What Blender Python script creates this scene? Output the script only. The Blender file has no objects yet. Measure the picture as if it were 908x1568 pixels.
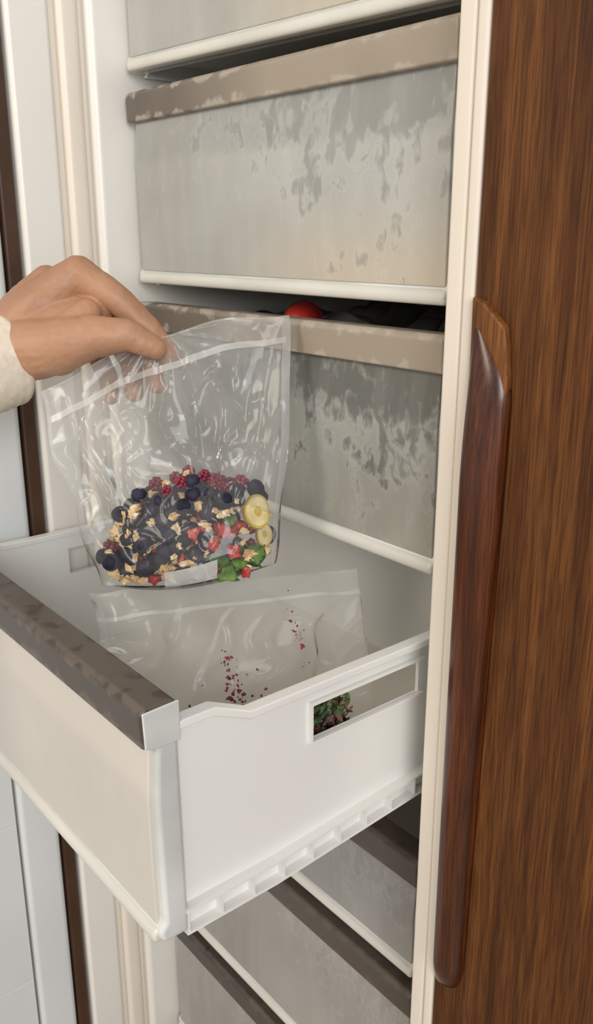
import bpy, bmesh, math, random
from mathutils import Vector, Matrix, noise
random.seed(7)
H0=1.35   # eye height
scene=bpy.context.scene
try:
    scene.view_settings.view_transform='Standard'
except Exception: pass

# ---------------------------------------------------------------- materials
def mat_new(name):
    m=bpy.data.materials.new(name); m.use_nodes=True
    nt=m.node_tree; nt.nodes.clear()
    out=nt.nodes.new('ShaderNodeOutputMaterial')
    b=nt.nodes.new('ShaderNodeBsdfPrincipled')
    nt.links.new(b.outputs[0],out.inputs[0])
    return m,nt,b,out
def N(nt,t,**kw):
    n=nt.nodes.new(t)
    for k,v in kw.items(): setattr(n,k,v)
    return n
def ramp(nt,src,stops):
    r=nt.nodes.new('ShaderNodeValToRGB')
    els=r.color_ramp.elements
    while len(els)<len(stops): els.new(0.5)
    for e,(p,c) in zip(els,stops):
        e.position=p; e.color=(c[0],c[1],c[2],1)
    nt.links.new(src,r.inputs[0]); return r
def maprange(nt,src,a,b,c,d):
    m=N(nt,'ShaderNodeMapRange'); m.interpolation_type='SMOOTHSTEP'
    for i,v in zip((1,2,3,4),(a,b,c,d)): m.inputs[i].default_value=v
    nt.links.new(src,m.inputs[0]); return m.outputs[0]
def math2(nt,op,a,b):
    m=N(nt,'ShaderNodeMath',operation=op)
    for i,v in enumerate((a,b)):
        if isinstance(v,(int,float)): m.inputs[i].default_value=v
        else: nt.links.new(v,m.inputs[i])
    return m.outputs[0]
def mixc(nt,f,a,b,mode='MIX'):
    m=N(nt,'ShaderNodeMixRGB',blend_type=mode)
    for i,v in enumerate((f,a,b)):
        if isinstance(v,(int,float)): m.inputs[i].default_value=v
        elif isinstance(v,tuple): m.inputs[i].default_value=(*v,1)
        else: nt.links.new(v,m.inputs[i])
    return m.outputs[0]
def coords(nt,scale=(1,1,1),kind='Object'):
    tc=nt.nodes.new('ShaderNodeTexCoord'); mp=nt.nodes.new('ShaderNodeMapping')
    mp.inputs['Scale'].default_value=scale
    nt.links.new(tc.outputs[kind],mp.inputs[0]); return mp.outputs[0]
def tex(nt,v,scale,detail=4,dist=0):
    n=N(nt,'ShaderNodeTexNoise'); n.inputs['Scale'].default_value=scale; n.inputs['Detail'].default_value=detail; n.inputs['Distortion'].default_value=dist
    nt.links.new(v,n.inputs['Vector']); return n.outputs['Fac']
def noise_mat(name,c1,c2,scale=8,rough=.4,bump=0.0,stretch=(1,1,1),lo=.35,hi=.65,spec=.5,detail=4,sss=0):
    m,nt,b,out=mat_new(name)
    f=tex(nt,coords(nt,stretch),scale,detail)
    r=ramp(nt,f,[(lo,c1),(hi,c2)])
    nt.links.new(r.outputs[0],b.inputs['Base Color'])
    b.inputs['Roughness'].default_value=rough
    b.inputs['Specular IOR Level'].default_value=spec
    if sss:
        b.inputs['Subsurface Weight'].default_value=sss
        b.inputs['Subsurface Radius'].default_value=(.01,.004,.002)
    if bump:
        bp=N(nt,'ShaderNodeBump'); bp.inputs['Strength'].default_value=bump; bp.inputs['Distance'].default_value=.002
        nt.links.new(f,bp.inputs['Height']); nt.links.new(bp.outputs[0],b.inputs['Normal'])
    return m

M_white=noise_mat('white_plastic',(.80,.77,.71),(.85,.82,.77),3,.32)
M_cream=noise_mat('cream_plastic',(.78,.70,.60),(.83,.76,.67),3,.4)
M_strip=noise_mat('cream_gasket_plastic',(.72,.645,.55),(.77,.70,.615),3,.45)
M_drawer=noise_mat('drawer_white_plastic',(.78,.775,.745),(.83,.825,.795),4,.3)
M_inner=noise_mat('drawer_inner_plastic',(.80,.76,.68),(.85,.82,.75),5,.35)
M_frame=noise_mat('drawer_frame_clear_plastic',(.46,.48,.46),(.68,.69,.67),9,.16)
M_lip=noise_mat('drawer_lip',(.62,.60,.54),(.72,.70,.64),6,.25)
M_doorliner=noise_mat('door_liner_plastic',(.70,.72,.72),(.77,.79,.79),3,.35)
M_gasket=noise_mat('brown_gasket',(.045,.018,.008),(.075,.032,.014),10,.5)
M_black=noise_mat('dark_packet',(.03,.03,.028),(.08,.07,.06),14,.4)
M_silver=noise_mat('grey_packet',(.10,.10,.095),(.30,.29,.27),9,.3)
M_wall=noise_mat('wall_plaster',(.72,.69,.63),(.78,.75,.70),4,.8)
M_floor=noise_mat('floor_tile_stone',(.33,.27,.2),(.42,.35,.27),5,.4)

def frosted(name,base1,base2,dark,amount,warm_refl,shift=0.0):
    """semi-clear plastic front: frost film, wiped / melted patches, darker upper band"""
    m,nt,b,out=mat_new(name)
    tc=N(nt,'ShaderNodeTexCoord'); sp=N(nt,'ShaderNodeSeparateXYZ'); nt.links.new(tc.outputs['Object'],sp.inputs[0])
    X,Z=sp.outputs['X'],sp.outputs['Z']
    oi=N(nt,'ShaderNodeObjectInfo')
    off=N(nt,'ShaderNodeVectorMath',operation='ADD'); nt.links.new(tc.outputs['Object'],off.inputs[0]); nt.links.new(oi.outputs['Location'],off.inputs[1])
    V=off.outputs[0]
    r1=ramp(nt,tex(nt,V,6,5),[(.35,base1),(.65,base2)]).outputs[0]
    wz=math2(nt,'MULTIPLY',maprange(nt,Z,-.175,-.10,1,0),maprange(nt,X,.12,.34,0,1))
    r1=mixc(nt,math2(nt,'MULTIPLY',wz,.65),r1,warm_refl)  # warm wood reflection painted into the lower right of the front
    band=math2(nt,'MULTIPLY',maprange(nt,Z,-.076,-.060,0,1),.55)
    r1=mixc(nt,band,r1,tuple(c*1.5 for c in dark))
    mp=N(nt,'ShaderNodeMapping'); mp.inputs['Scale'].default_value=(1,1,.6); mp.inputs['Rotation'].default_value=(0,.5,0); nt.links.new(V,mp.inputs[0])
    fine=tex(nt,mp.outputs[0],95,6,.5); big=tex(nt,V,19,3)
    bias=math2(nt,'ADD',maprange(nt,X,.05,.42,-.09,.05),maprange(nt,Z,-.15,-.03,-.115,.03))
    s=math2(nt,'ADD',math2(nt,'MULTIPLY',math2(nt,'ADD',fine,big),.5),math2(nt,'ADD',bias,shift))
    pat=ramp(nt,s,[(.495,(0,0,0)),(.56,(amount,)*3)]).outputs[0]
    c=mixc(nt,pat,r1,dark)
    rim=ramp(nt,s,[(.44,(0,0,0)),(.488,(.09,.09,.09)),(.51,(0,0,0))]).outputs[0]
    c=mixc(nt,rim,c,(.68,.68,.65))
    mp2=N(nt,'ShaderNodeMapping'); mp2.inputs['Scale'].default_value=(1,1,.2); nt.links.new(V,mp2.inputs[0])
    st=ramp(nt,tex(nt,mp2.outputs[0],38,3),[(.45,(0,0,0)),(.75,(.12,.12,.12))]).outputs[0]
    c=mixc(nt,st,c,(.70,.69,.65))
    nt.links.new(c,b.inputs['Base Color'])
    b.inputs['Roughness'].default_value=.22
    bp=N(nt,'ShaderNodeBump'); bp.inputs['Strength'].default_value=.06; bp.inputs['Distance'].default_value=.001
    nt.links.new(fine,bp.inputs['Height']); nt.links.new(bp.outputs[0],b.inputs['Normal'])
    return m
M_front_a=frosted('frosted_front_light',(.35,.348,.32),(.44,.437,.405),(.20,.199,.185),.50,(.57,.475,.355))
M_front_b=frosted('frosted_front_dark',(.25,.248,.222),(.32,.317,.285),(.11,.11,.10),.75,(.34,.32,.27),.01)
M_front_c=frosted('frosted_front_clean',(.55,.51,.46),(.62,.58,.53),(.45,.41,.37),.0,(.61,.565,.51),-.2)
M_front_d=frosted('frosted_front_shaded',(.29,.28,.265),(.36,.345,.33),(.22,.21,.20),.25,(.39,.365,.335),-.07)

def handle_mat(name,cl,cr,frost,x0=.0,x1=.3,amt=.8,lo=.62):
    m,nt,b,out=mat_new(name)
    tc=N(nt,'ShaderNodeTexCoord'); sp=N(nt,'ShaderNodeSeparateXYZ'); nt.links.new(tc.outputs['Object'],sp.inputs[0])
    oi=N(nt,'ShaderNodeObjectInfo')
    off=N(nt,'ShaderNodeVectorMath',operation='ADD'); nt.links.new(tc.outputs['Object'],off.inputs[0]); nt.links.new(oi.outputs['Location'],off.inputs[1])
    V=off.outputs[0]
    g=maprange(nt,sp.outputs['X'],x0,x1,0,1)  # dark reflection at the left end painted in as a colour gradient
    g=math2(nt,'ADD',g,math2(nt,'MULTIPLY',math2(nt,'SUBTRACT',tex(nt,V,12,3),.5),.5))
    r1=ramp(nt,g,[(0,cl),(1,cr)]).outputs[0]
    ab=math2(nt,'ABSOLUTE',math2(nt,'ADD',sp.outputs['Z'],.0145),0.0)
    ad=math2(nt,'ADD',math2(nt,'MULTIPLY',ab,22),math2(nt,'MULTIPLY',tex(nt,V,60,6),.8))
    r2=ramp(nt,ad,[(lo,(0,0,0)),(lo+.08,(amt,)*3)]).outputs[0]
    nt.links.new(mixc(nt,r2,r1,frost),b.inputs['Base Color']); b.inputs['Roughness'].default_value=.36
    return m
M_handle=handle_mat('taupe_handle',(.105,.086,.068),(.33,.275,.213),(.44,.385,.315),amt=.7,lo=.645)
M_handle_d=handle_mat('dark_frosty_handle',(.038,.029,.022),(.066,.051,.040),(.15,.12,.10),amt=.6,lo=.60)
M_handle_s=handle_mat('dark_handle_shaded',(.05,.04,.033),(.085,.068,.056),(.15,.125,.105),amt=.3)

def wood(name,c1,c2,c3,rough,sc=1.0,coat=0,spec=.3):
    m,nt,b,out=mat_new(name)
    f=tex(nt,coords(nt,(60*sc,60*sc,2.2*sc)),1.6,8,.7)
    f2=tex(nt,coords(nt,(420*sc,420*sc,16*sc)),1.5,5)
    r=ramp(nt,f,[(.28,c1),(.5,c2),(.74,c3)]).outputs[0]
    r2=ramp(nt,f2,[(.40,(.50,.44,.40)),(.56,(1,1,1))]).outputs[0]
    nt.links.new(mixc(nt,.8,r,r2,'MULTIPLY'),b.inputs['Base Color']); b.inputs['Roughness'].default_value=rough
    b.inputs['Coat Weight'].default_value=coat; b.inputs['Coat Roughness'].default_value=.2
    b.inputs['Specular IOR Level'].default_value=spec
    bp=N(nt,'ShaderNodeBump'); bp.inputs['Strength'].default_value=.15; bp.inputs['Distance'].default_value=.0006
    nt.links.new(f2,bp.inputs['Height']); nt.links.new(bp.outputs[0],b.inputs['Normal'])
    return m
M_wood=wood('dark_wood_veneer',(.058,.019,.0048),(.100,.035,.009),(.170,.064,.0175),.62,spec=.2)
M_woodh=wood('polished_wood',(.030,.0075,.0025),(.066,.0165,.005),(.145,.040,.010),.30,1.3,.3)
M_woodo=wood('raw_orange_wood',(.12,.040,.009),(.18,.065,.014),(.25,.10,.024),.45,1.3)

def film(name,haze,tint=(.95,.95,.93),fres=1.30,bump=.15,rough=.13):
    m=bpy.data.materials.new(name); m.use_nodes=True; nt=m.node_tree; nt.nodes.clear()
    out=N(nt,'ShaderNodeOutputMaterial')
    tr=N(nt,'ShaderNodeBsdfTransparent'); tr.inputs[0].default_value=(.99,.99,.985,1)
    df=N(nt,'ShaderNodeBsdfDiffuse'); df.inputs[0].default_value=(*tint,1)
    tl=N(nt,'ShaderNodeBsdfTranslucent'); tl.inputs[0].default_value=(*tint,1)
    dm=N(nt,'ShaderNodeMixShader'); dm.inputs[0].default_value=.45
    nt.links.new(df.outputs[0],dm.inputs[1]); nt.links.new(tl.outputs[0],dm.inputs[2])
    m1=N(nt,'ShaderNodeMixShader')
    nz=tex(nt,coords(nt),11,2)
    nt.links.new(maprange(nt,nz,.3,.7,haze*.6,haze*1.5),m1.inputs[0])
    nt.links.new(tr.outputs[0],m1.inputs[1]); nt.links.new(dm.outputs[0],m1.inputs[2])
    gl=N(nt,'ShaderNodeBsdfGlossy'); gl.inputs['Roughness'].default_value=rough
    fr=N(nt,'ShaderNodeFresnel'); fr.inputs[0].default_value=fres
    bp=N(nt,'ShaderNodeBump'); bp.inputs['Strength'].default_value=bump; bp.inputs['Distance'].default_value=.004
    nt.links.new(nz,bp.inputs['Height']); nt.links.new(bp.outputs[0],gl.inputs['Normal']); nt.links.new(bp.outputs[0],fr.inputs['Normal'])
    m2=N(nt,'ShaderNodeMixShader'); nt.links.new(fr.outputs[0],m2.inputs[0]); nt.links.new(m1.outputs[0],m2.inputs[1]); nt.links.new(gl.outputs[0],m2.inputs[2])
    nt.links.new(m2.outputs[0],out.inputs[0]); return m
M_film=film('clear_film',.055,fres=1.34); M_filmb=film('clear_film_back',.22); M_film2=film('clear_film_drawer',.16,(.98,.95,.90),1.22,.1)
M_zip=film('zip_seal_plastic',.38); M_seam=film('seam_plastic',.22); M_label=film('label_plastic',.55)

# ---------------------------------------------------------------- mesh helpers
def empty(name,loc=(0,0,0),mat=None):
    e=bpy.data.objects.new(name,None); e.empty_display_size=.05
    scene.collection.objects.link(e)
    if mat is not None: e.matrix_world=mat
    else: e.location=loc
    return e
def mk(name,bm,mat,parent=None,bevel=0,smooth=False,seg=3):
    bmesh.ops.recalc_face_normals(bm,faces=bm.faces)
    me=bpy.data.meshes.new(name); bm.to_mesh(me); bm.free()
    o=bpy.data.objects.new(name,me); scene.collection.objects.link(o)
    for x in (mat if isinstance(mat,(list,tuple)) else [mat]): me.materials.append(x)
    if parent: o.parent=parent
    if smooth:
        for p in me.polygons: p.use_smooth=True
    if bevel:
        b=o.modifiers.new('bevel','BEVEL'); b.width=bevel; b.segments=seg; b.limit_method='ANGLE'; b.angle_limit=math.radians(40)
        for p in me.polygons: p.use_smooth=True
        w=o.modifiers.new('wn','WEIGHTED_NORMAL'); w.keep_sharp=False
    return o
def box_bm(bm,x0,x1,y0,y1,z0,z1):
    vs=[bm.verts.new((x,y,z)) for x in (x0,x1) for y in (y0,y1) for z in (z0,z1)]
    for f in ((0,1,3,2),(4,6,7,5),(0,4,5,1),(2,3,7,6),(0,2,6,4),(1,5,7,3)): bm.faces.new([vs[i] for i in f])
def box(name,x0,x1,y0,y1,z0,z1,mat,parent=None,bevel=0):
    bm=bmesh.new(); box_bm(bm,x0,x1,y0,y1,z0,z1); return mk(name,bm,mat,parent,bevel)
def prism_bm(bm,poly,x0,x1):
    a=[bm.verts.new((x0,y,z)) for y,z in poly]; b=[bm.verts.new((x1,y,z)) for y,z in poly]
    bm.faces.new(a); bm.faces.new(b[::-1])
    n=len(poly)
    for i in range(n): bm.faces.new((a[i],b[i],b[(i+1)%n],a[(i+1)%n]))
def prism(name,poly,x0,x1,mat,parent=None,bevel=0):
    bm=bmesh.new(); prism_bm(bm,poly,x0,x1); return mk(name,bm,mat,parent,bevel)
def strip_bm(bm,pts,th,x0,x1):
    """continuous ribbon of rectangular section following (y,z) points"""
    rows=[]
    for y,z in pts: rows.append([bm.verts.new(p) for p in ((x0,y,z),(x1,y,z),(x1,y,z-th),(x0,y,z-th))])
    for a,b in zip(rows,rows[1:]):
        for k in range(4): bm.faces.new((a[k],a[(k+1)%4],b[(k+1)%4],b[k]))
    bm.faces.new(rows[0]); bm.faces.new(rows[-1][::-1])

# ---------------------------------------------------------------- room
box('floor',-3,3,-3.5,.75,-.05,0,M_floor)
box('wall_back',-3,3,.70,.80,0,2.6,M_wall)

# ---------------------------------------------------------------- freezer cabinet
fz=empty('upright_freezer',(-.65,0,0))
def fbox(n,x0,x1,y0,y1,z0,z1,m,b=.003): return box(n,x0+.65,x1+.65,y0,y1,z0,z1,m,fz,b)
ZB,ZT=.12,2.0
fbox('left_liner_wall',-.93,-.888,-.038,.55,ZB,ZT,M_white,.008)
fbox('left_front_bead',-.93,-.8935,-.068,-.044,ZB,ZT,M_cream,.007)
fbox('left_outer_frame',-.935,-.896,-.120,-.075,ZB,ZT,M_white,.005)
fbox('left_groove',-.932,-.903,-.08,-.03,ZB,ZT,M_cream,0)
fbox('right_liner_wall',-.418,-.374,-.02,.55,ZB,ZT,M_white,.004)
fbox('right_front_frame',-.4005,-.3855,-.042,0,ZB,ZT,M_strip,.003)
fbox('right_front_edge',-.3845,-.374,-.044,0,ZB,ZT,M_strip,.003)
fbox('right_frame_core',-.399,-.375,-.039,0,ZB,ZT,M_strip,0)
fbox('back_liner',-.93,-.374,.55,.60,ZB,ZT,M_white,0)
fbox('top_panel',-.93,-.374,0,.60,ZT,ZT+.05,M_white,0)
fbox('plinth',-.93,-.374,.02,.60,0,ZB,M_black,0)

# ---------------------------------------------------------------- drawers
W=.448
def drawer(loc,H=.19,front=M_front_a,hmat=M_handle,depth=.42,tilt=0):
    e=empty('freezer_drawer',loc); e.rotation_euler=(0,tilt,0)
    bm=bmesh.new()
    prof=[(.0035,-.026),(.001,-.07),(.003,-H+.016),(-.002,-H+.010),(.001,-H),(.022,-H),(.020,-.018),(.010,-.018)]
    prism_bm(bm,prof,0,W); mk('front_frame',bm,M_frame,e,.005)
    bm=bmesh.new()
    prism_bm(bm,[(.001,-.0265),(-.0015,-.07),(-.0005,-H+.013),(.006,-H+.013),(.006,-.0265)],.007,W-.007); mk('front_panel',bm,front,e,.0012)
    prism('front_lip',[(-.001,-H+.012),(-.005,-H+.007),(-.004,-H),(.015,-H),(.015,-H+.012)],.006,W-.004,M_lip,e,.003)
    bm=bmesh.new()
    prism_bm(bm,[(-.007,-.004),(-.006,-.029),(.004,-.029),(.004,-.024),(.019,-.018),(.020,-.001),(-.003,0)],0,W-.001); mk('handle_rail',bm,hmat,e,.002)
    prism('handle_end_cap',[(-.006,-.002),(-.005,-.028),(.003,-.030),(.021,-.030),(.021,-.001)],W-.001,W+.001,M_frame,e,.001)
    for side in ('right','left'):
        if side=='right': xa,xb,xo=W-.0105,W-.0075,W; s0=.138
        else: xa,xb,xo=.0075,.0105,0.0; s0=.150
        s1,za,zb=.255,-.051,-.081
        # wall as one sheet with a slot: column strips sharing edges
        bm=bmesh.new()
        ys=[.018,.049,.079,s0,s1,depth]; top=lambda y: -.020 if y<=.049 else (-.034 if y>=.079 else -.027)
        cols=[]
        for y in ys: cols.append([[bm.verts.new((x,y,z)) for z in (top(y),za,zb,-H+.010)] for x in (xa,xb)])
        for i in range(len(ys)-1):
            for k in range(3):
                hole=(i==3 and k==1)
                if hole: continue
                for q in (0,1): bm.faces.new((cols[i][q][k],cols[i+1][q][k],cols[i+1][q][k+1],cols[i][q][k+1]))
            bm.faces.new((cols[i][0][0],cols[i+1][0][0],cols[i+1][1][0],cols[i][1][0]))
        A_,B_=cols[3],cols[4]
        bm.faces.new((A_[0][1],A_[1][1],B_[1][1],B_[0][1])); bm.faces.new((A_[0][2],A_[1][2],B_[1][2],B_[0][2]))
        bm.faces.new((A_[0][1],A_[1][1],A_[1][2],A_[0][2])); bm.faces.new((B_[0][1],B_[1][1],B_[1][2],B_[0][2]))
        mk(side+'_wall',bm,M_drawer,e)
        x0,x1=(xa-.0005,xo) if side=='right' else (xo,xb+.0005)
        bm=bmesh.new()
        prism_bm(bm,[(.018,-.020),(.024,-.017),(.049,-.017),(.079,-.031),(depth,-.031),(depth,-.0375),(.078,-.0375),(.047,-.0235),(.018,-.0235)],x0,x1)
        mk(side+'_rim',bm,M_drawer,e,.0012)
        bm=bmesh.new()
        xl=(xb-.0002,xb+.0035) if side=='right' else (xa-.0035,xa+.0002)
        box_bm(bm,*xl,s0-.002,s1+.003,za,za+.003)
        box_bm(bm,*xl,s0-.002,s1+.003,zb-.002,zb)
        box_bm(bm,*xl,s0-.002,s0,zb,za)
        mk(side+'_slot_lip',bm,M_drawer,e)
        bm=bmesh.new()
        x0,x1=(xa+.0003,xo) if side=='right' else (xo,xb-.0003)
        zr=lambda y: -H-.002+ (0 if y<.1 else min(1,(y-.1)/.16)*.010)
        ys=[.02,.06,.10,.14,.18,.22,.26,.30,.34,depth]
        strip_bm(bm,[(y,zr(y)+.020) for y in ys],.0022,x0,x1+(.001 if side=='right' else 0))
        strip_bm(bm,[(y,zr(y)+.001) for y in ys],.0022,x0,x1)
        y=.021
        while y<depth-.03:
            z=zr(y); box_bm(bm,x0,x1-.0006,y,y+.0014,z,z+.0185); y+=.0285
        strip_bm(bm,[(y,zr(y)+.019) for y in ys],.020,xa+.0006,xb-.0006)
        mk(side+'_runner',bm,M_drawer,e)
    box('tray_bottom',.009,W-.009,.018,depth,-H+.010,-H+.013,M_inner,e)
    box('back_wall',.009,W-.009,depth-.003,depth,-H+.010,-.034,M_drawer,e)
    return e
X0=-.878
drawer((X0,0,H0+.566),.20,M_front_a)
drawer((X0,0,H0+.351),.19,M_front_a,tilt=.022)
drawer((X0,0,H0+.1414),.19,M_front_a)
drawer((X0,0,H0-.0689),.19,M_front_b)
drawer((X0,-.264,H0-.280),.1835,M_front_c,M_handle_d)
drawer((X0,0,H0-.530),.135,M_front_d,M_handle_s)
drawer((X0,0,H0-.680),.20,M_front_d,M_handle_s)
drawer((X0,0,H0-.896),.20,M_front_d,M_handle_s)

# ---------------------------------------------------------------- opened freezer door (hinged left)
fd=empty('freezer_door',(-.93,-.13,0))
def dbox(n,x0,x1,y0,y1,z0,z1,m,b=.003): return box(n,x0+.93,x1+.93,y0+.13,y1+.13,z0,z1,m,fd,b)
dbox('outer_wood_panel',-.985,-.965,-.72,-.12,.12,2.0,M_wood,.002)
dbox('door_core',-.965,-.915,-.715,-.125,.13,1.99,M_doorliner,.004)
dbox('hinge_side_gasket',-.915,-.902,-.139,-.123,.14,1.98,M_gasket,.003)
dbox('free_side_gasket',-.915,-.902,-.712,-.698,.14,1.98,M_gasket,.003)
dbox('liner_edge',-.915,-.9,-.190,-.141,.16,1.96,M_doorliner,.010)
dbox('liner_backing',-.915,-.9042,-.69,-.193,.2,1.9,M_doorliner,0)
zz=[H0-.675+.235*k for k in range(-2,6)]
for i in range(len(zz)-1):
    dbox('liner_panel_%d'%(i+1),-.915,-.903,-.69,-.193,zz[i]+.0006,zz[i+1]-.0006,M_doorliner,.001)

# ---------------------------------------------------------------- neighbouring wood door + handle
wd=empty('wooden_cabinet_door',(-.372,-.045,H0))
box('panel',0,.60,0,.022,-1.35,.75,M_wood,wd,.0015)
def grip():
    bm=bmesh.new(); zt,zb=-.050,-.580; n=110; rings=[]
    for i in range(n+1):
        f=i/n; z=zt+(zb-zt)*f
        e=min(1,f/.22); e2=min(1,(1-f)/.05)
        d=(.006+.016*math.sin(e*math.pi/2)**.9)*(.45+.55*math.sin(e2*math.pi/2))
        d*=1-.25*f
        w=(.005+.0275*math.sin(min(1,f/.10)*math.pi/2))*(.7+.3*math.sin(e2*math.pi/2))*(1-.20*f)
        ring=[]
        for j in range(21):
            a=math.pi*j/20
            x=.0030+w*(.5-.5*math.cos(a)); y=-d*math.sin(a)**.75*(1-.30*(j/20))
            ring.append(bm.verts.new((x,y+.0005,z)))
        rings.append(ring)
    for a,b in zip(rings,rings[1:]):
        for j in range(20): bm.faces.new((a[j],a[j+1],b[j+1],b[j]))
        bm.faces.new((a[20],a[0],b[0],b[20]))
    bm.faces.new(rings[0]); bm.faces.new(rings[-1][::-1])
    return mk('handle_grip',bm,M_woodh,wd,0,True)
grip()
bm=bmesh.new()
pts=[(0.002,-.036),(.012,-.040),(.029,-.054),(.0335,-.085),(.032,-.15),(.004,-.15)]
a=[bm.verts.new((x,0.001,z)) for x,z in pts]; b=[bm.verts.new((x,-.006,z)) for x,z in pts]
bm.faces.new(a[::-1]); bm.faces.new(b)
for i in range(len(pts)): bm.faces.new((a[i],a[(i+1)%len(pts)],b[(i+1)%len(pts)],b[i]))
mk('handle_base',bm,M_woodo,wd,.002)

# ---------------------------------------------------------------- frame of the held bag / hand
S=.00056
Rv=Vector((.636,.772,0)).normalized(); Fv=Vector((-.7363,.6066,-.3007)).normalized(); Uv=Rv.cross(Fv)
O=Vector((-.636,-.124,H0-.181))
MM=Matrix(((Rv.x,Uv.x,-Fv.x,O.x),(Rv.y,Uv.y,-Fv.y,O.y),(Rv.z,Uv.z,-Fv.z,O.z),(0,0,0,1)))
def L(u,v,z=0): return Vector(((u-250)*S,(700-v)*S,z*S))

def interp(pts,t):
    n=len(pts)-1; f=t*n; i=min(n-1,int(f)); f-=i
    p0=pts[max(0,i-1)];p1=pts[i];p2=pts[i+1];p3=pts[min(n,i+2)]
    return [0.5*((2*b)+(-a+c)*f+(2*a-5*b+4*c-d)*f*f+(-a+3*b-3*c+d)*f**3) for a,b,c,d in zip(p0,p1,p2,p3)]

bag=empty('plastic_zip_bag',mat=MM)
Lb=[(62,600),(80,690),(112,770),(136,850),(158,896)]
Rb=[(440,480),(447,560),(438,690),(432,790),(420,862)]
def bagpt(s,t,side):
    l=interp(Lb,t); r=interp(Rb,t)
    l[0]+=3*math.sin(t*17); r[0]+=3*math.sin(t*14+1)
    u=l[0]+(r[0]-l[0])*s; v=l[1]+(r[1]-l[1])*s
    v+= -28*math.sin(math.pi*s)*(1-t)**1.5 + 15*math.sin(math.pi*s)*t + 3*math.sin(s*15)*(1-t)
    th=(1.5+ 36*min(1,(t/.72))**1.6 * (1 if t<.86 else 1-.45*((t-.86)/.14)))*math.sin(math.pi*min(1,max(0,s)))**.55
    edge=math.sin(math.pi*s)**.4
    low=(1 if t<.6 else max(.3,1-(t-.6)*3))
    w=noise.noise(Vector((s*4+3,t*3,side*2.3)))*12*min(1,t*3+.25)*edge*low
    rg=1-abs(noise.noise(Vector((s*6+t*4,t*5-s*3,side*3.7+9))))*4
    w+=max(0,rg)**2*6.5*edge*min(1,t*4)*low
    rg2=1-abs(noise.noise(Vector((s*11-t*6,t*8+s*5,side*1.7+4))))*4.5
    w+=max(0,rg2)**2*2.4*edge*min(1,t*4)*low
    du=s-.50; dv=t+.02
    ang=math.atan2(dv,du); rad=math.hypot(du,dv)
    w2=math.sin(ang*13+side+3*noise.noise(Vector((s*3,t*3,side))))*4*math.exp(-rad/.4)*min(1,rad*6)*edge
    fold=math.exp(-((s-.08-.16*t)/.03)**2)*15*math.sin(math.pi*min(1,t*1.15))
    fold2=math.exp(-((s-.92+.25*(t-.2))/.04)**2)*8*math.sin(math.pi*min(1,t*1.3)) if t<.77 else 0
    return L(u,v,side*th + w + w2 + side*(fold+fold2))
def bag_sheet(side,name,mat):
    bm=bmesh.new(); nx,ny=120,120; g=[]
    for j in range(ny+1):
        g.append([bm.verts.new(bagpt(i/nx,j/ny,side)) for i in range(nx+1)])
    for j in range(ny):
        for i in range(nx): bm.faces.new((g[j][i],g[j][i+1],g[j+1][i+1],g[j+1][i]))
    return mk(name,bm,mat,bag,0,True)
bag_sheet(1,'front_film',M_film); bag_sheet(-1,'back_film',M_filmb)
bm=bmesh.new(); A=[];B=[];C=[]
for i in range(65):
    p=bagpt(i/64,1,1); q=bagpt(i/64,1,-1); m=(p+q)/2+Vector((0,-.0035*math.sin(math.pi*i/64),0))
    A.append(bm.verts.new(p));C.append(bm.verts.new(m));B.append(bm.verts.new(q))
for i in range(64):
    bm.faces.new((A[i],A[i+1],C[i+1],C[i])); bm.faces.new((C[i],C[i+1],B[i+1],B[i]))
mk('bottom_gusset',bm,M_film,bag,0,True)
def strip(name,f,n,mat,parent):
    bm=bmesh.new(); a=[];b=[]
    for i in range(n+1):
        p,q=f(i/n); a.append(bm.verts.new(p)); b.append(bm.verts.new(q))
    for i in range(n): bm.faces.new((a[i],a[i+1],b[i+1],b[i]))
    return mk(name,bm,mat,parent,0,True)
strip('zip_seal',lambda t:(bagpt(.02+.96*t,.125,1)+Vector((0,0,.0008)),bagpt(.02+.96*t,.15,1)+Vector((0,0,.0008))),60,M_zip,bag)
strip('top_hem',lambda t:(bagpt(t,0,1)+Vector((0,0,.0006)),bagpt(t,.012,1)+Vector((0,0,.0006))),60,M_seam,bag)
strip('left_seam',lambda t:(bagpt(0,t,1),bagpt(.018,t,1)+Vector((0,0,.0006))),60,M_seam,bag)
strip('right_seam',lambda t:(bagpt(1,t,1),bagpt(.965,t,1)+Vector((0,0,.0006))),60,M_seam,bag)
bm=bmesh.new(); n=12; g=[]
for j in range(n+1):
    row=[]
    for i in range(n+1):
        p=bagpt(.38+.29*i/n,.885+.115*j/n-.02*i/n,1)+Vector((0,0,.0028)); row.append(bm.verts.new(p))
    g.append(row)
for j in range(n):
    for i in range(n): bm.faces.new((g[j][i],g[j][i+1],g[j+1][i+1],g[j+1][i]))
mk('label',bm,M_label,bag,0,True)

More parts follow.
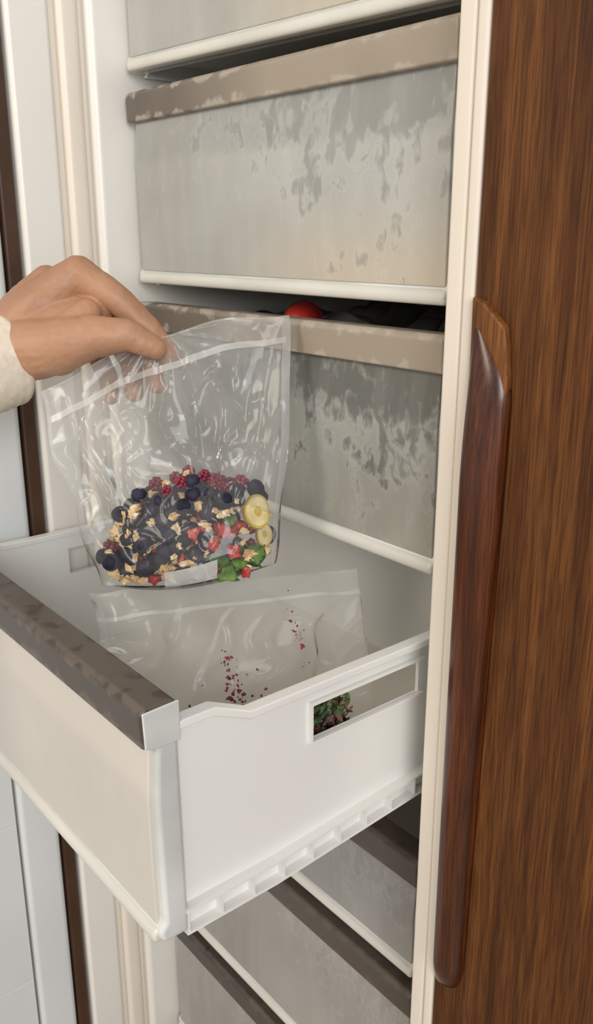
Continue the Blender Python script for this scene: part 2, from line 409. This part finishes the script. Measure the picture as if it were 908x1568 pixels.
# ---------------------------------------------------------------- fruit and nut mix
M_blue=noise_mat('blueberry_skin',(.006,.006,.014),(.034,.031,.058),60,.65,spec=.25)
M_nut=noise_mat('chopped_nut',(.60,.38,.17),(.84,.66,.40),90,.7)
M_red=noise_mat('red_berry',(.34,.02,.02),(.58,.07,.05),60,.45)
M_purp=noise_mat('dark_raspberry',(.12,.010,.025),(.27,.03,.06),60,.55)
M_green=noise_mat('green_leaf_piece',(.03,.08,.010),(.12,.20,.03),120,.5)
M_yel=noise_mat('banana_slice',(.52,.42,.18),(.72,.63,.35),70,.5)
M_rind=noise_mat('slice_rind',(.42,.28,.06),(.55,.39,.11),70,.5)
fm=[M_blue,M_nut,M_red,M_purp,M_green,M_yel,M_rind]
bm=bmesh.new()
def blob(bm,c,r,mi,sub=2,jit=.0,scale=(1,1,1),seed=0):
    q=bmesh.ops.create_icosphere(bm,subdivisions=sub,radius=1)
    rot=Matrix.Rotation(random.uniform(0,6.28),3,Vector((random.uniform(-1,1),random.uniform(-1,1),random.uniform(-1,1))).normalized())
    for v in q['verts']:
        p=v.co.copy(); k=1+jit*noise.noise(p*1.6+Vector((seed,seed*1.7,0)))
        p=Vector((p.x*scale[0],p.y*scale[1],p.z*scale[2]))*k*r
        v.co=rot@p+c
    fs=set(f for v in q['verts'] for f in v.link_faces)
    for f in fs: f.material_index=mi; f.smooth=(mi!=1)
def berry(bm,c,r,mi):
    for k in range(18):
        ph=math.acos(1-2*(k+.5)/18); th=k*2.4
        d=Vector((math.sin(ph)*math.cos(th),math.sin(ph)*math.sin(th),math.cos(ph)))
        q=bmesh.ops.create_icosphere(bm,subdivisions=1,radius=r*.36)
        for v in q['verts']: v.co+=c+d*r*.70
        for f in set(f for v in q['verts'] for f in v.link_faces): f.material_index=mi; f.smooth=True
def blueberry(bm,c,r,seed):
    q=bmesh.ops.create_icosphere(bm,subdivisions=3,radius=1)
    rot=Matrix.Rotation(random.uniform(-1.2,1.2),3,'X')@Matrix.Rotation(random.uniform(-1.2,1.2),3,'Y')
    for v in q['verts']:
        p=v.co.copy(); a=math.acos(max(-1,min(1,p.z)))
        k=1+.10*noise.noise(p*1.5+Vector((seed,0,0)))
        if a<.30: k*=.84
        elif a<.48: k*=1.04
        p=Vector((p.x,p.y,p.z*.88))*k*r; v.co=rot@p+c
    for f in set(f for v in q['verts'] for f in v.link_faces): f.material_index=0; f.smooth=True
poly=[(156,862),(164,818),(194,775),(236,740),(290,720),(340,734),(385,742),(410,764),(417,805),(409,848),(380,874),(300,888),(182,889)]
def inside(x,y):
    c=False; n=len(poly)
    for i in range(n):
        x1,y1=poly[i]; x2,y2=poly[(i+1)%n]
        if (y1>y)!=(y2>y) and x<(x2-x1)*(y-y1)/(y2-y1)+x1: c=not c
    return c
def near_slice(u,v,pad): return ((u-393)**2+(v-783)**2)<(28+pad)**2 or ((u-402)**2+(v-818)**2)<(16+pad)**2
placed=[]
for cnt in range(9000):
    u=random.uniform(155,418); v=random.uniform(715,888)
    if not inside(u,v): continue
    ed=math.sqrt(max(0,1-((u-288)/142)**2))
    z=random.uniform(-22,22)*ed
    if near_slice(u,v,6) and z>-8: continue
    if u>325 and v>842: ch=random.choices([4,2,1,0],[5,4,1.5,1])[0]
    elif v<752: ch=random.choices([3,0,1],[8,3,.6])[0]
    elif u>310 and v>795: ch=random.choices([2,1,4,0],[5,1.4,3.5,6])[0]
    elif v>862: ch=random.choices([1,0,4,2],[2.5,6,.6,.5])[0]
    else: ch=random.choices([0,1,2,4,3],[14,1.6,.9,.5,1.0])[0]
    r={0:14.5,1:8,2:12.5,3:12.5,4:15}[ch]*random.uniform(.8,1.12)
    if not all((u-a)**2+(v-b)**2+(z-c)**2>(.72*(r+d))**2 for a,b,c,d in placed): continue
    placed.append((u,v,z,r))
    if ch==3: berry(bm,L(u,v,z),r*S,3); continue
    if ch==0: blueberry(bm,L(u,v,z),r*S,cnt); continue
    sc={1:(1,.75,.5),2:(1,.7,.5),4:(1.2,.8,.3)}[ch]
    blob(bm,L(u,v,z),r*S,ch,2,1.1,sc,cnt)
for k in range(74):
    u=random.uniform(160,400); v=random.uniform(775,886)
    if inside(u,v) and not near_slice(u,v,2) and random.random()< (.3+.7*(v-775)/110): blob(bm,L(u,v,random.uniform(23,28)*math.sqrt(max(0,1-((u-288)/142)**2))),random.uniform(4,9)*S,1,2,1.4,(1,.7,.4),k+500)
def coin(u,v,z,r,mi,mr,sq):
    c=L(u,v,z); R3=Matrix.Rotation(.45,3,'Y')@Matrix.Rotation(-.15,3,'X')
    for (rr,dep,m_) in ((r,7,mr),(r*.86,7.8,mi),(r*.30,8.3,mr)):
        q=bmesh.ops.create_cone(bm,cap_ends=True,segments=36,radius1=rr*S,radius2=rr*S*.97,depth=dep*S)
        for vv in q['verts']:
            p=vv.co.copy(); p.x*=sq*(1+.06*math.sin(math.atan2(p.y,p.x)*3+u)); vv.co=R3@p+c
        for f in set(f for vv in q['verts'] for f in vv.link_faces): f.material_index=m_
coin(394,783,20,27,5,6,.78); coin(404,818,9,19,5,6,.7)
for (u,v,r,mi,zz_) in [(350,868,17,4,25),(392,848,17,4,18),(372,860,12,4,24),(330,832,10,2,30),(362,842,11,2,27),(378,872,8,2,22),(345,812,12,2,29),(300,818,9,2,31)]:
    c=L(u,v,zz_); q=bmesh.ops.create_icosphere(bm,subdivisions=3,radius=1)
    R3=Matrix.Rotation(random.uniform(-.5,.5),3,'Y')@Matrix.Rotation(random.uniform(-.5,.5),3,'X')
    for vv in q['verts']:
        p=vv.co; k=1+.9*noise.noise(Vector((p.x*1.7+u,p.y*1.7+v,0)))
        p=Vector((p.x*k,p.y*k,p.z*.16+.12*noise.noise(Vector((p.x*3,p.y*3,u)))))*r*S
        vv.co=R3@p+c
    for f in set(f for vv in q['verts'] for f in vv.link_faces): f.material_index=mi; f.smooth=True
fruit=mk('frozen_fruit_and_nut_mix',bm,fm,None)
fruit.matrix_world=MM

# ---------------------------------------------------------------- hand
M_skin=noise_mat('skin',(.34,.172,.095),(.48,.262,.157),9,.5,.25,sss=.10,detail=6)
M_nail=noise_mat('nail',(.58,.31,.23),(.64,.37,.28),20,.3)
M_sleeve=noise_mat('cream_knit',(.74,.65,.52),(.82,.74,.62),120,.85,.5)
hand=empty('human_hand',mat=MM)
bm=bmesh.new()
def chain(pts,steps=10):
    for (a,b) in zip(pts,pts[1:]):
        for k in range(steps+1):
            f=k/steps
            c=L(*[a[i]+(b[i]-a[i])*f for i in range(3)]); r=(a[3]+(b[3]-a[3])*f)*S
            q=bmesh.ops.create_icosphere(bm,subdivisions=3,radius=r)
            for v in q['verts']: v.co+=c
wr=(-5,520,-40,52)
chain([(-260,640,90,58),(-80,560,0,54),wr])
chain([wr,(60,462,-20,42),(118,416,-2,26)])
chain([wr,(45,458,-45,38),(88,430,-38,22)])
chain([wr,(28,452,-62,38),(56,412,-52,21)])
chain([wr,(30,485,-90,33),(36,446,-98,19)])
chain([(20,530,-25,50),(90,495,-22,46),(140,475,-18,30)])
chain([(118,416,-2,26),(178,456,-2,23),(228,504,-10,20),(257,541,-18,15.5)],14)
chain([(88,430,-38,22),(175,455,-52,20),(222,522,-48,18),(234,584,-32,15)],14)
chain([(56,412,-52,21),(140,470,-90,20),(186,540,-80,18),(196,594,-48,15.5)],14)
chain([(36,446,-98,19),(108,495,-115,17),(144,560,-98,16),(156,598,-62,13.5)],14)
chain([(30,535,-10,49),(85,532,8,44),(145,520,24,33),(200,518,28,24),(240,536,16,17.5)],14)
chain([(85,535,5,42),(135,480,2,24)])
me_o=mk('palm_and_fingers',bm,M_skin,hand,0,True)
r=me_o.modifiers.new('remesh','REMESH'); r.mode='VOXEL'; r.voxel_size=.0012; r.use_smooth_shade=True
s=me_o.modifiers.new('smooth','SMOOTH'); s.factor=.5; s.iterations=5
tx=bpy.data.textures.new('skin_folds','CLOUDS'); tx.noise_scale=.012; tx.noise_depth=3
dp=me_o.modifiers.new('folds','DISPLACE'); dp.texture=tx; dp.strength=.0018; dp.mid_level=.5
def nail(c,ax,ay,rx,ry):
    bm=bmesh.new(); q=bmesh.ops.create_uvsphere(bm,u_segments=20,v_segments=12,radius=1)
    az=ax.cross(ay).normalized()
    for v in q['verts']:
        p=v.co; v.co=c+ax*p.x*rx*S+ay*p.y*ry*S+az*p.z*3.5*S
    return mk('nail',bm,M_nail,hand,0,True)
ax=Vector((.87,-.42,-.25)).normalized(); up=Vector((.35,.60,.72)).normalized(); ay=up.cross(ax).normalized()
nail(L(240,525,27),ax,ay,11,9)
ax=Vector((.5,-.86,-.1)).normalized(); up=Vector((.86,.5,.1)).normalized(); ay=up.cross(ax).normalized()
nail(L(267,533,-16),ax,ay,10,8)
def tube(name,path,mat,parent,n=56):
    bm=bmesh.new(); rings=[]
    for i,(c,r) in enumerate(path):
        d=SL
        x=d.orthogonal().normalized(); y=d.cross(x)
        rings.append([bm.verts.new(c+(x*math.cos(2*math.pi*k/n)+y*math.sin(2*math.pi*k/n))*r) for k in range(n)])
    for p,q in zip(rings,rings[1:]):
        for k in range(n): bm.faces.new((p[k],p[(k+1)%n],q[(k+1)%n],q[k]))
    return mk(name,bm,mat,parent,0,True)
s0=L(3,545,-28); s1=L(-560,840,430); SL=(s0-s1).normalized(); ln=(s0-s1).length
path=[]
for i in range(120):
    f=i/119; c=s1.lerp(s0,f); rr=(110-40*f)*S
    if f>.86: rr=(77-5*(f-.86)/.14)*S+ math.cos((f-.86)*ln*2*math.pi/.0085)*.0007
    path.append((c,rr))
path+= [(s0+SL*.003,69*S),(s0+SL*.0045,65*S),(s0+SL*.001,60*S),(s0-SL*.02,57*S)]
tube('sweater_sleeve',path,M_sleeve,hand)

# ---------------------------------------------------------------- second bag in the drawer
b2=empty('plastic_zip_bag',(-.60,-.08,H0-.38))
Ob=Vector((-.60,-.08,H0-.38))
def b2pt(s,t,side):
    p0=Vector((-.640,-.200,H0-.288)).lerp(Vector((-.560,.035,H0-.300)),s)
    p1=Vector((-.560,-.205,H0-.440)).lerp(Vector((-.500,.010,H0-.445)),s)
    p=p0.lerp(p1,t)
    nrm=Vector((.75,-.2,.6)).normalized()
    th=.0008+.012*math.sin(math.pi*t)**.7*math.sin(math.pi*s)**.5
    w=.007*noise.noise(Vector((s*4,t*4,side+4)))
    rg=1-abs(noise.noise(Vector((s*5+t*3,t*4-s*2,side*3.7+2))))*4
    w+=max(0,rg)**2*.003*min(1,t*4)
    crump=.017*noise.noise(Vector((s*8,t*6,7)))*math.exp(-(s/.26)**2)
    fl=.006*math.exp(-((s-.86+.35*t)/.07)**2)*min(1,t*4)
    return p+nrm*(side*th+w+crump+fl)-Ob
for side,nm in ((1,'front_film'),(-1,'back_film')):
    bm=bmesh.new(); n=90; g=[[bm.verts.new(b2pt(i/n,j/n,side)) for i in range(n+1)] for j in range(n+1)]
    for j in range(n):
        for i in range(n): bm.faces.new((g[j][i],g[j][i+1],g[j+1][i+1],g[j+1][i]))
    mk(nm,bm,M_film2,b2,0,True)
up=Vector((.75,-.2,.6)).normalized()*.0008
strip('zip_seal',lambda t:(b2pt(t,.13,1)+up,b2pt(t,.15,1)+up),60,M_zip,b2)
strip('top_hem',lambda t:(b2pt(t,0,1)+up,b2pt(t,.02,1)+up),60,M_seam,b2)
strip('side_seam',lambda t:(b2pt(0,t,1)+up,b2pt(.03,t,1)+up),40,M_seam,b2)
M_crumb=noise_mat('berry_crumb_skin',(.14,.01,.03),(.34,.03,.07),60,.5)
bm=bmesh.new()
for k in range(130):
    cl=random.choice([(.42,.44,.02,.03),(.42,.56,.015,.04),(.43,.66,.02,.06),(.70,.40,.010,.10),(.62,.72,.02,.03),(.5,.68,.20,.12)])
    s=min(.95,max(.05,random.gauss(cl[0],cl[2]))); t=min(.92,max(.1,random.gauss(cl[1],cl[3])))
    blob(bm,b2pt(s,t,1)+up*1.5,random.choice([.0005,.0007,.0010,.0014,.0018,.0024]),0,1,1.2,(1,.7,.5),k)
mk('berry_crumbs',bm,M_crumb,b2)

# leafy packet seen through the side slot
lf=empty('frozen_herb_packet',(-.465,-.11,H0-.36))
M_leaf=noise_mat('dark_leaf',(.02,.045,.012),(.08,.13,.04),40,.5)
M_leafr=noise_mat('reddish_leaf',(.07,.022,.016),(.24,.11,.08),40,.5)
bm=bmesh.new()
for k in range(1500):
    yy=random.uniform(-.020,.036)
    c=Vector((random.uniform(-.010,.020),yy,random.uniform(-.085,.020-.25*max(0,yy-.012))))
    ln_=random.uniform(.003,.007); wd_=ln_*.38
    d=Vector((random.uniform(-.5,.5),random.uniform(-1,1),random.uniform(-1,1))).normalized(); e_=d.orthogonal().normalized(); n_=d.cross(e_)
    vs=[bm.verts.new(c+d*ln_*a+e_*wd_*b+n_*wd_*.3*abs(b)) for a,b in ((-1,0),(-.3,1),(.5,.7),(1,0),(.5,-.7),(-.3,-1))]
    f=bm.faces.new(vs); f.material_index= 0 if (c.z>.002 and random.random()<.75) or random.random()<.25 else 1
mk('leaves',bm,[M_leaf,M_leafr],lf)

# tomatoes + packet in the closed drawer below
M_tom=noise_mat('tomato_red',(.32,.015,.012),(.45,.03,.02),20,.3)
for (x,y,z_,rad) in ((-.660,.05,-.080,.022),(-.603,.052,-.090,.016)):
    tm=empty('frozen_tomato',(x,y,H0+z_))
    bm=bmesh.new(); blob(bm,Vector((0,0,0)),rad,0,4,.08,(1,1,.85)); mk('tomato_body',bm,M_tom,tm,0,True)
    bm=bmesh.new()
    for k in range(5):
        a=k*1.256; c=Vector((0,0,rad*.84))
        vs=[bm.verts.new(c+Vector((math.cos(a+o)*r_,math.sin(a+o)*r_,zq))) for o,r_,zq in ((0,.001,.001),(-.35,.006,.001),(0,.013,-.003),(.35,.006,.001))]
        bm.faces.new(vs)
    mk('tomato_calyx',bm,M_leaf,tm)
bm=bmesh.new(); n=60; g=[]
for j in range(n+1):
    row=[]
    for i in range(n+1):
        x=-.17+.37*i/n; y=-.02+.20*j/n
        z=.032*noise.noise(Vector((x*14,y*14,2)))+.012*noise.noise(Vector((x*45,y*45,5)))-.035
        row.append(bm.verts.new((x,y,z)))
    g.append(row)
for j in range(n):
    for i in range(n): bm.faces.new((g[j][i],g[j][i+1],g[j+1][i+1],g[j+1][i]))
fv=mk('frozen_food_packet',bm,M_silver,None,0,True); fv.location=(-.64,.12,H0-.072)
so=fv.modifiers.new('s','SOLIDIFY'); so.thickness=.02; so.offset=-1

# ---------------------------------------------------------------- light
w=bpy.data.worlds.new('World'); scene.world=w; w.use_nodes=True
bg=w.node_tree.nodes['Background']; bg.inputs[0].default_value=(1,.972,.93,1); bg.inputs[1].default_value=.70
def area(name,loc,target,size,power,col):
    l=bpy.data.lights.new(name,'AREA'); l.size=size; l.energy=power; l.color=col
    o=bpy.data.objects.new(name,l); scene.collection.objects.link(o); o.location=loc
    o.rotation_euler=(Vector(target)-Vector(loc)).to_track_quat('-Z','Y').to_euler(); return o
area('window_light',(1.6,-1.3,1.9),(-.6,-.1,1.1),.9,34,(.97,.98,1))
area('lamp_light',(-.5,-2.2,2.3),(-.6,0,1.3),.7,20,(1,.89,.74))

# ---------------------------------------------------------------- camera
cam=bpy.data.cameras.new('camera'); co=bpy.data.objects.new('camera',cam); scene.collection.objects.link(co)
z=-Fv; co.matrix_world=Matrix(((Rv.x,Uv.x,z.x,0),(Rv.y,Uv.y,z.y,-.5),(Rv.z,Uv.z,z.z,H0),(0,0,0,1)))
cam.sensor_fit='VERTICAL'; cam.sensor_height=36; cam.lens=1340/1568*36; cam.clip_start=.02
scene.camera=co
